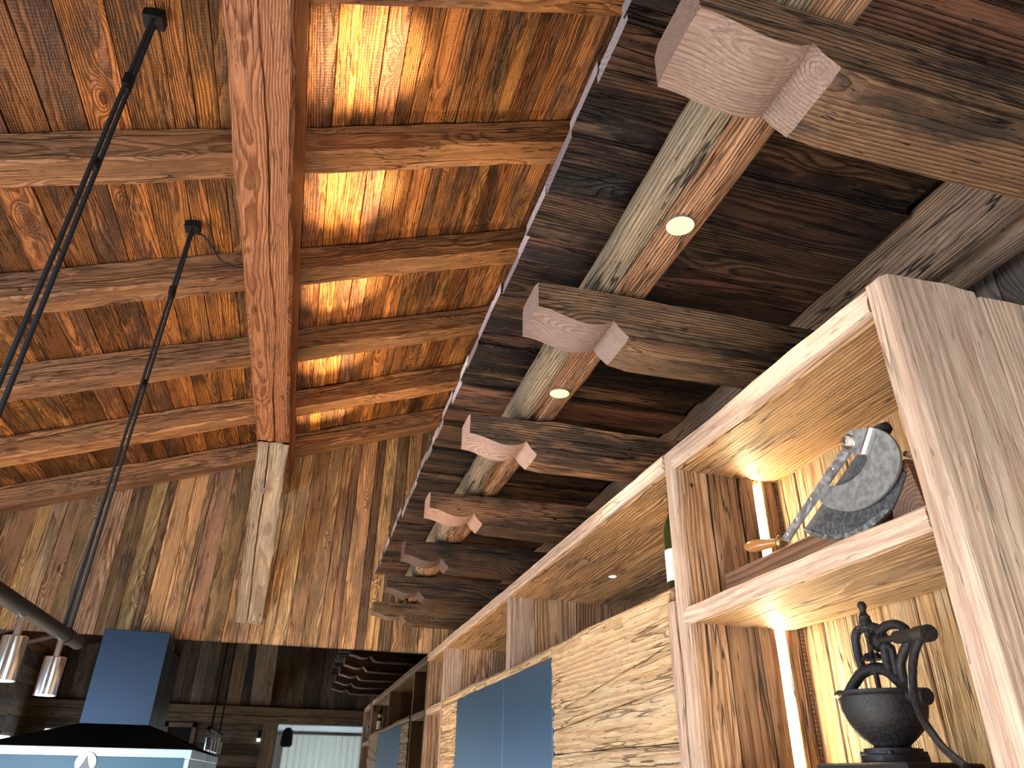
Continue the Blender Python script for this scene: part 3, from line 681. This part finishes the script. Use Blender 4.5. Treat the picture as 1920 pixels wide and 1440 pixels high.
# ------------------------------------------------------------------ bottle
bx, by, bz = 1.088, 2.015, .5195
bo = thing('wine_bottle', 'dark green wine bottle with a white label, half hidden behind the shelf upright', 'bottle', (bx, by, bz))
lathe('glass', [(0, .002), (.030, 0), (.036, .004), (.037, .02), (.037, .175), (.034, .20), (.024, .225), (.0155, .245), (.0145, .30), (.016, .302), (.016, .312), (0, .312)], (bx, by, bz), M_GLASSG, bo, 36)
lb_ = lathe('label', [(.0374, .022), (.0376, .024), (.0376, .118), (.0374, .12)], (bx, by, bz), M_LABEL, bo, 36)
lathe('shoulder_label', [(.0372, .160), (.0372, .178), (.0345, .200)], (bx, by, bz), M_LABEL, bo, 36, arc=.42)
lathe('capsule', [(.0168, .25), (.0158, .30), (.0172, .302), (.0172, .313), (0, .3135)], (bx, by, bz), M_FOIL, bo, 24)
def text(name, body, size, Mw, mat, parent, ext=.0003, align='CENTER'):
    cu = bpy.data.curves.new(name, 'FONT'); cu.body = body; cu.size = size; cu.extrude = ext; cu.align_x = align
    o = bpy.data.objects.new(name, cu); dg = bpy.context.evaluated_depsgraph_get(); C.objects.link(o)
    me = bpy.data.meshes.new_from_object(o.evaluated_get(bpy.context.evaluated_depsgraph_get())); bpy.data.objects.remove(o)
    me.materials.clear(); me.materials.append(mat); o2 = bpy.data.objects.new(name, me); place(o2, Mw, parent); return o2
def wrap_text(name, body, size, ang, zz, parent):
    """print letters round the bottle: facing direction `ang`"""
    d = Vector((math.cos(ang), math.sin(ang), 0)); xax = Vector((-math.sin(ang), math.cos(ang), 0))
    Mw = Matrix((xax, Vector((0, 0, 1)), d)).transposed().to_4x4(); Mw.translation = Vector((bx, by, bz+zz+H))
    o = text(name, body, size, Mw, M_INK, parent, 0)
    me = o.data
    for v in me.vertices:
        a = v.co.x/.0380; v.co = Vector((.0380*math.sin(a), v.co.y, .0380*math.cos(a)))
aa = math.atan2(-1.0, -.45)
for (b_, s_, z_) in (('CORSALE', .013, .068), ('1999', .005, .055), ('750 ml', .005, .030), ('Blanc', .006, .042)):
    wrap_text('label_print', b_, s_, aa, z_, lb_)
bm = bmesh.new()
for k in range(5):
    a0 = aa + (k-2)*.14
    pts = [((.0379)*math.cos(a0+.05*math.sin(u*3+k)), .0379*math.sin(a0+.05*math.sin(u*3+k)), .085+.006*u+.002*math.cos(k*2+u)) for u in range(5)]
    tube_bm(bm, pts, .0004, 4)
bm_obj('label_emblem', bm, M_INK, lb_, tr(bx, by, bz))

# ------------------------------------------------------------------ cutting board in the far lower niche
cb = []
for (cy_, cz_, a0) in ((5.86, .235, 0), (5.58, .235, 90), (5.58, -.1, 180), (5.86, -.1, 270)):
    for q in range(5):
        a = rad(a0+q*22.5); cb.append((cy_+.03*math.cos(a), cz_+.03*math.sin(a)))
tag(plate('cutting_board', cb, 1.14, .022, M_MAPLE, None), 'pale orange cutting board with rounded corners in the far lower niche', 'cutting board')

# ------------------------------------------------------------------ half-moon cutter on its block
SX = 1.15
tag(board('walnut_plank', (1.145, 1.735, .4605), (1.145, 1.02, .4605), (0, 0, 1), .14, .080, M_WALNUT, n=20, ny=4, wob=.001), 'brown walnut block lying on the middle shelf behind the metal cutter', 'block')
cu_ = thing('half_moon_cutter', 'antique grey metal half-moon cutter with wooden handle on the middle shelf', 'cutter', (SX, 1.2, .465))
COVER = [(1.272,0.697),(1.266,0.709),(1.249,0.715),(1.226,0.713),(1.174,0.692),(1.156,0.680),(1.131,0.656),(1.117,0.625),(1.117,0.601),(1.127,0.578),(1.151,0.556),(1.184,0.541),(1.227,0.532),(1.272,0.533),(1.308,0.542),(1.348,0.561),(1.376,0.581),(1.389,0.604),(1.385,0.617),(1.368,0.623),(1.347,0.619),(1.313,0.606),(1.277,0.602),(1.240,0.608),(1.212,0.623),(1.205,0.637),(1.216,0.646),(1.254,0.662),(1.273,0.678)]
BLADE = [(1.251,0.660),(1.476,0.554),(1.466,0.539),(1.427,0.516),(1.376,0.498),(1.325,0.488),(1.279,0.486),(1.239,0.493),(1.211,0.502),(1.187,0.511),(1.157,0.537),(1.130,0.569),(1.158,0.607),(1.202,0.640)]
BEVEL = [(1.476,0.554),(1.466,0.539),(1.427,0.516),(1.376,0.498),(1.325,0.488),(1.279,0.486),(1.239,0.493),(1.211,0.502),(1.187,0.511),(1.207,0.515),(1.242,0.508),(1.282,0.501),(1.325,0.500),(1.373,0.509),(1.424,0.526),(1.455,0.544)]
ARM = [(1.275,0.679),(1.250,0.661),(1.464,0.562),(1.522,0.532),(1.550,0.546),(1.478,0.581)]
def smooth_poly(p, it=2):
    for _ in range(it):
        q = []
        for i in range(len(p)):
            a = p[i]; b = p[(i+1) % len(p)]
            q += [(a[0]*.75+b[0]*.25, a[1]*.75+b[1]*.25), (a[0]*.25+b[0]*.75, a[1]*.25+b[1]*.75)]
        p = q
    return p
def pl(name, yz, x, th, mat): return plate(name, yz, x, th, mat, cu_)
pl('blade', BLADE, SX+.006, .006, M_BLADE); pl('blade_bevel', BEVEL, SX+.003, .0075, M_BEV)
pl('cover_plate', smooth_poly(COVER, 2), SX-.008, .006, M_SAW)
# toothed rim behind the cover
teeth = []
cyc_, czc_, rr0 = 1.262, .662, .147
for k in range(52):
    a = rad(206+k*2.6); rr1 = rr0 + (.004 if k % 2 else -.002)
    teeth.append((cyc_+rr1*math.cos(a)*.98, czc_+rr1*math.sin(a)*.98))
for k in range(51, -1, -3):
    a = rad(206+k*2.6); teeth.append((cyc_+.12*math.cos(a), czc_+.12*math.sin(a)))
pl('toothed_rim', teeth, SX+.014, .006, M_BLADE)
pl('arm', ARM, SX-.014, .006, M_ARM)
for (yy, zz) in ((1.314,.649),(1.409,.606),(1.475,.576),(1.521,.551)):
    lathe('rivet', [(0, .0025), (.003, .002), (.0045, 0)], (SX-.017, yy, zz), M_STEEL, cu_, 10, axis=(-1, 0, 0))
tube('sleeve', [(SX-.012, 1.172, .691), (SX-.012, 1.213, .646)], .0085, M_STEEL, cu_, 14)
lathe('washer', [(0, .002), (.019, .002), (.020, 0)], (SX-.011, 1.250, .690), M_STEEL, cu_, 24, axis=(-1, 0, 0))
lathe('bolt', [(0, .012), (.009, .012), (.011, .010), (.011, 0)], (SX-.013, 1.250, .692), M_STEEL, cu_, 6, axis=(-1, 0, 0))
tube('spacer', [(SX-.01, 1.25, .69), (SX+.03, 1.25, .69)], .010, M_BLADE, cu_, 12)
lathe('knob', [(0, .016), (.016, .014), (.020, .004), (.020, -.004), (.012, -.012), (0, -.012)], (SX+.02, 1.176, .690), M_IRON, cu_, 20, axis=(-.3, 0, 1))
tube('rod', [(SX+.012, 1.125, .612), (SX+.012, 1.078, .584)], .0065, M_WALNUT, cu_, 12)
pl('pivot_block', [(1.16, .60), (1.125, .60), (1.105, .485), (1.105, .465), (1.20, .465), (1.19, .52)], SX+.028, .040, M_WALNUT)
lathe('ferrule', [(0, -.006), (.010, -.006), (.016, -.002), (.016, .002), (.011, .008), (0, .008)], (SX-.012, 1.556, .543), M_BRASS, cu_, 24, axis=(0, 1, .14))
lathe('handle', [(0, 0), (.009, .002), (.010, .02), (.014, .05), (.0165, .08), (.015, .10), (.009, .113), (0, .117)], (SX-.012, 1.562, .544), M_HANDLE, cu_, 24, axis=(-.25, 1, .12))
box('stop_peg', SX-.02, SX+.02, 1.465, 1.53, .463, .472, M_STEEL, cu_)

cu_.scale = (.8957, .8957, .8957); cu_.location = (1.030, 1.0748, .4185+H)

# ------------------------------------------------------------------ cast iron coffee grinder
GX, GY, GZ = 1.17, 1.356, .045
gr = thing('coffee_grinder', 'old black cast-iron coffee grinder with open hopper and crank arm', 'coffee grinder', (GX, GY, 0.0))
lathe('hopper', [(.030, .0), (.031, .016), (.035, .028), (.050, .040), (.066, .055), (.077, .073), (.083, .095), (.085, .116), (.091, .121), (.091, .127), (.084, .127), (.078, .100), (.062, .066), (.045, .048), (0, .040)], (GX, GY, GZ), M_IRON, gr, 40)
lathe('flange', [(0, -.002), (.064, -.002), (.064, .010), (.056, .012), (.056, .022), (.036, .024), (.03, .03)], (GX, GY, GZ), M_IRON, gr, 32)
box('base_plate', GX-.09, GX+.09, GY-.13, GY+.13, GZ-.046, GZ-.004, M_IRON, gr, bev=.004)
for sx, sy in ((-.05, -.05), (-.05, .05), (.05, -.05), (.05, .05)):
    lathe('screw', [(0, .006), (.006, .006), (.006, 0)], (GX+sx*.8, GY+sy*.8, GZ+.011), M_IRON, gr, 8)
def gt(name, yz, r_, x=GX, seg=10, x2=None):
    P = [Vector((x, a, b)) for (a, b) in yz]; Q = []
    for i in range(len(P)-1):      # Catmull-Rom
        p0 = P[max(i-1, 0)]; p1 = P[i]; p2 = P[i+1]; p3 = P[min(i+2, len(P)-1)]
        for s_ in range(4):
            t = s_/4; Q.append(.5*((2*p1)+(-p0+p2)*t+(2*p0-5*p1+4*p2-p3)*t*t+(-p0+3*p1-3*p2+p3)*t*t*t))
    Q.append(P[-1])
    if isinstance(r_, tuple): rs = [r_[0]+(r_[1]-r_[0])*i/(len(Q)-1) for i in range(len(Q))]
    else: rs = r_
    if x2 is not None:
        Q = [Vector((x+(x2-x)*i/(len(Q)-1), q.y*(x+(x2-x)*i/(len(Q)-1))/GX, q.z*(x+(x2-x)*i/(len(Q)-1))/GX)) for i, q in enumerate(Q)]
    return tube(name, Q, rs, M_IRON, gr, seg)
gt('frame_arch', [(1.455,.176),(1.429,.197),(1.399,.214),(1.355,.219),(1.321,.209),(1.298,.190),(1.268,.166)], .012)
gt('frame_column', [(1.344,.302),(1.380,.301),(1.396,.287),(1.399,.252),(1.393,.216)], .0095)
gt('frame_column', [(1.344,.302),(1.322,.292),(1.316,.266),(1.317,.231),(1.313,.206)], .0100)
gt('frame_column', [(1.316,.290),(1.293,.296),(1.264,.292),(1.246,.277),(1.248,.256),(1.270,.235),(1.284,.211),(1.281,.176)], .0095)
gt('frame_column', [(1.316,.262),(1.298,.252),(1.297,.234),(1.297,.195)], .0075)
gt('spindle', [(1.355,.300),(1.358,.24),(1.356,.15)], .0055)
gt('drive_shaft', [(1.345,.271),(1.265,.268),(1.195,.264)], .0065, x2=1.11)
gt('shaft_hub', [(1.275,.269),(1.205,.265)], .0125, x=1.145, x2=1.115, seg=14); gt('shaft_end', [(1.218,.265),(1.190,.264)], .0155, x=1.12, x2=1.105, seg=14)
gt('hub_collar', [(1.333,.270),(1.312,.270)], .016, seg=14)
gt('crank_arm', [(1.212,.262),(1.238,.236),(1.256,.200),(1.265,.162),(1.260,.123),(1.245,.094),(1.222,.063),(1.183,.034)], (.0085, .0065), x=1.115, x2=1.05)
gt('clamp_stub', [(1.280,.160),(1.232,.154)], .0155, seg=12)
lathe('rim_lug', [(0, .012), (.007, .012), (.007, .004), (.011, .003), (.011, -.006), (.006, -.008), (.006, -.020), (0, -.022)], (GX-.02, GY+.098, GZ+.127), M_IRON, gr, 10)
lathe('finial', [(.018, .295), (.020, .299), (.013, .302), (.0135, .312), (.0115, .318), (.0125, .321), (.010, .324), (.0065, .330), (.0062, .334), (.0095, .341), (.0095, .347), (.006, .353), (0, .355)], (GX, GY, 0.003), M_IRON, gr, 24)
def gear(name, c, r0, axis, nt=12):
    V = []; bm = bmesh.new(); A = []; B = []
    for k in range(nt*2):
        a = math.pi*k/nt; r_ = r0 if k % 2 else r0*.78
        A.append(bm.verts.new((r_*math.cos(a), r_*math.sin(a), 0))); B.append(bm.verts.new((r_*.6*math.cos(a), r_*.6*math.sin(a), r0*.55)))
    bm.faces.new(A); bm.faces.new(B); n = nt*2
    for k in range(n): bm.faces.new((A[k], A[(k+1) % n], B[(k+1) % n], B[k]))
    Mw = tr(*c) @ Vector(axis).to_track_quat('Z', 'Y').to_matrix().to_4x4()
    return bm_obj(name, bm, M_IRON, gr, Mw)
gear('bevel_gear', (GX, 1.357, .236), .024, (0, 0, 1)); gear('bevel_gear', (GX, 1.330, .270), .026, (0, 1, 0))

# ================================================================== RANGE HOOD
hd = thing('range_hood', 'black and steel range hood with square chimney in front of the mirror', 'range hood', (-1.13, 5.66, -.1))
def fr_obj(name, b, t, z0, z1, mat, parent):
    (bx0, bx1, by0, by1), (tx0, tx1, ty0, ty1) = b, t; cx = (bx0+bx1)/2; cy = (by0+by1)/2
    V = [(bx0-cx, by0-cy, 0), (bx1-cx, by0-cy, 0), (bx1-cx, by1-cy, 0), (bx0-cx, by1-cy, 0), (tx0-cx, ty0-cy, z1-z0), (tx1-cx, ty0-cy, z1-z0), (tx1-cx, ty1-cy, z1-z0), (tx0-cx, ty1-cy, z1-z0)]
    return mesh_obj(name, V, [(3, 2, 1, 0), (4, 5, 6, 7), (0, 1, 5, 4), (1, 2, 6, 5), (2, 3, 7, 6), (3, 0, 4, 7)], mat, parent, tr(cx, cy, z0))
box('chimney', -1.355, -.925, 5.81, 6.15, .283, .885, M_HOODB, hd, bev=.003)
fr_obj('canopy', (-1.70, -.552, 5.165, 6.15), (-1.356, -.924, 5.809, 6.15), .131, .284, M_HOODC, hd)
box('steel_band', -1.705, -.550, 5.158, 6.15, .080, .131, M_BAND, hd, bev=.003)
box('glass_fascia', -1.66, -.585, 5.150, 5.162, -.06, .084, M_BLUEG, hd, bev=.002)
box('lower_body', -1.70, -.555, 5.164, 6.15, -.10, .080, M_BAND, hd, bev=.003)
bd = lathe('badge', [(0, .008), (.046, .008), (.048, .011), (.055, .011), (.056, 0)], (-1.108, 5.152, .050), M_BADGE, hd, 32, axis=(0, -1, 0))
bm = bmesh.new()
for (w_, z0, z1) in ((.03, -.03, -.018), (.022, -.018, -.004), (.013, -.004, .012), (.007, .012, .024), (.003, .024, .034)):
    r_ = bmesh.ops.create_cube(bm, size=1)
    for v in r_['verts']: v.co = Vector((v.co.x*w_*2*(.7 if v.co.z > 0 else 1), v.co.y*.004, (z0+z1)/2+v.co.z*(z1-z0)))
bm_obj('emblem_relief', bm, M_BADGED, bd, tr(-1.108, 5.142, .050))
for i in range(10):
    box('vent_hole', -.924, -.922, 5.86+i*.026, 5.873+i*.026, .80, .84, M_DARKWALL, hd, bev=0)

# ================================================================== PENDANT
pn = thing('pendant_light', 'black bar pendant with chrome cylinder spotlights hung from the ceiling on black straps', 'pendant light', (-.84, 2.4, .435))
PX = -.84; PZ = .437
bar = tube('bar', [(PX, 1.62, PZ), (PX, 3.26, PZ)], .024, M_BLACK, pn, 24)
tube('bar_collar', [(PX, 3.07, PZ), (PX, 3.13, PZ)], .0275, M_BLACK, pn, 24)
for i, yy in enumerate((3.04, 2.59, 2.14, 1.69)):
    c = lathe('spot_cylinder', [(0, .062), (.034, .062), (.036, .060), (.036, -.062), (.034, -.064), (.031, -.064), (.031, -.050), (0, -.050)], (PX, yy, PZ-.142), M_CHROME, pn, 32)
    tube('spot_stem', [(PX, yy, PZ-.015), (PX, yy, PZ-.080)], .011, M_CHROME, c, 16)
    lathe('spot_lens', [(0, 0), (.030, 0)], (PX, yy, PZ-.2035), M_LAMPW, c, 24)
    add_light('pendant_spot', 'SPOT', (PX, yy, PZ-.215), 22, WARM, (PX, yy, -2), spot_size=rad(70), spot_blend=.5, shadow_soft_size=.03)
for j, (my, mx, mz) in enumerate(((1.95, -.847, 2.429), (3.125, -.835, 2.434))):
    box('ceiling_mount', mx-.035, mx+.035, my-.03, my+.03, mz-.045, mz-.0, M_BLACK, pn)
    yb = 1.92 if j == 0 else 3.06
    offs = (-.034, .034) if j == 0 else (-.045, .045)
    for o_ in offs:
        top = Vector((mx, my+o_*.45, mz-.03)); bot = Vector((PX, yb+o_, PZ+.018)); th_ = .0080 if j == 0 else .0065
        nm = 'strap'
        bm = bmesh.new(); mid = (top+bot)/2
        tube_bm(bm, [top-mid, (top-mid)*.3+(bot-mid)*.7, bot-mid], th_, 6); bm_obj(nm, bm, M_STRAP, pn, tr(*mid))
    if j == 1: tube('power_cord', [(mx, my, mz-.03), (PX-.004, yb+.012, 1.4), (PX, yb+.0, PZ+.02)], .003, M_STRAP, pn, 6)
    for (f_, hh) in ((.19, .030), (.38, .018)) if j == 0 else ((.22, .026), (.47, .018)):
        p = Vector((mx, my, mz)).lerp(Vector((PX, yb, PZ)), f_)
        box('strap_buckle', p.x-.012, p.x+.012, p.y-.016-(.012 if hh > .02 else 0), p.y+.018, p.z-hh, p.z+hh, M_BLACK, pn, bev=.004)
gpts = [(-.835, 3.15, 2.40), (-.79, 3.17, 2.405), (-.74, 3.19, 2.36), (-.68, 3.20, 2.29), (-.60, 3.20, 2.265), (-.548, 3.20, 2.28)]
Q = []
P = [Vector(p) for p in gpts]
for i in range(len(P)-1):
    p0 = P[max(i-1, 0)]; p1 = P[i]; p2 = P[i+1]; p3 = P[min(i+2, len(P)-1)]
    for s_ in range(4):
        t = s_/4; Q.append(.5*((2*p1)+(-p0+p2)*t+(2*p0-5*p1+4*p2-p3)*t*t+(-p0+3*p1-3*p2+p3)*t*t*t))
Q.append(P[-1]); tube('supply_cable', Q, .0045, M_STRAP, pn, 8)
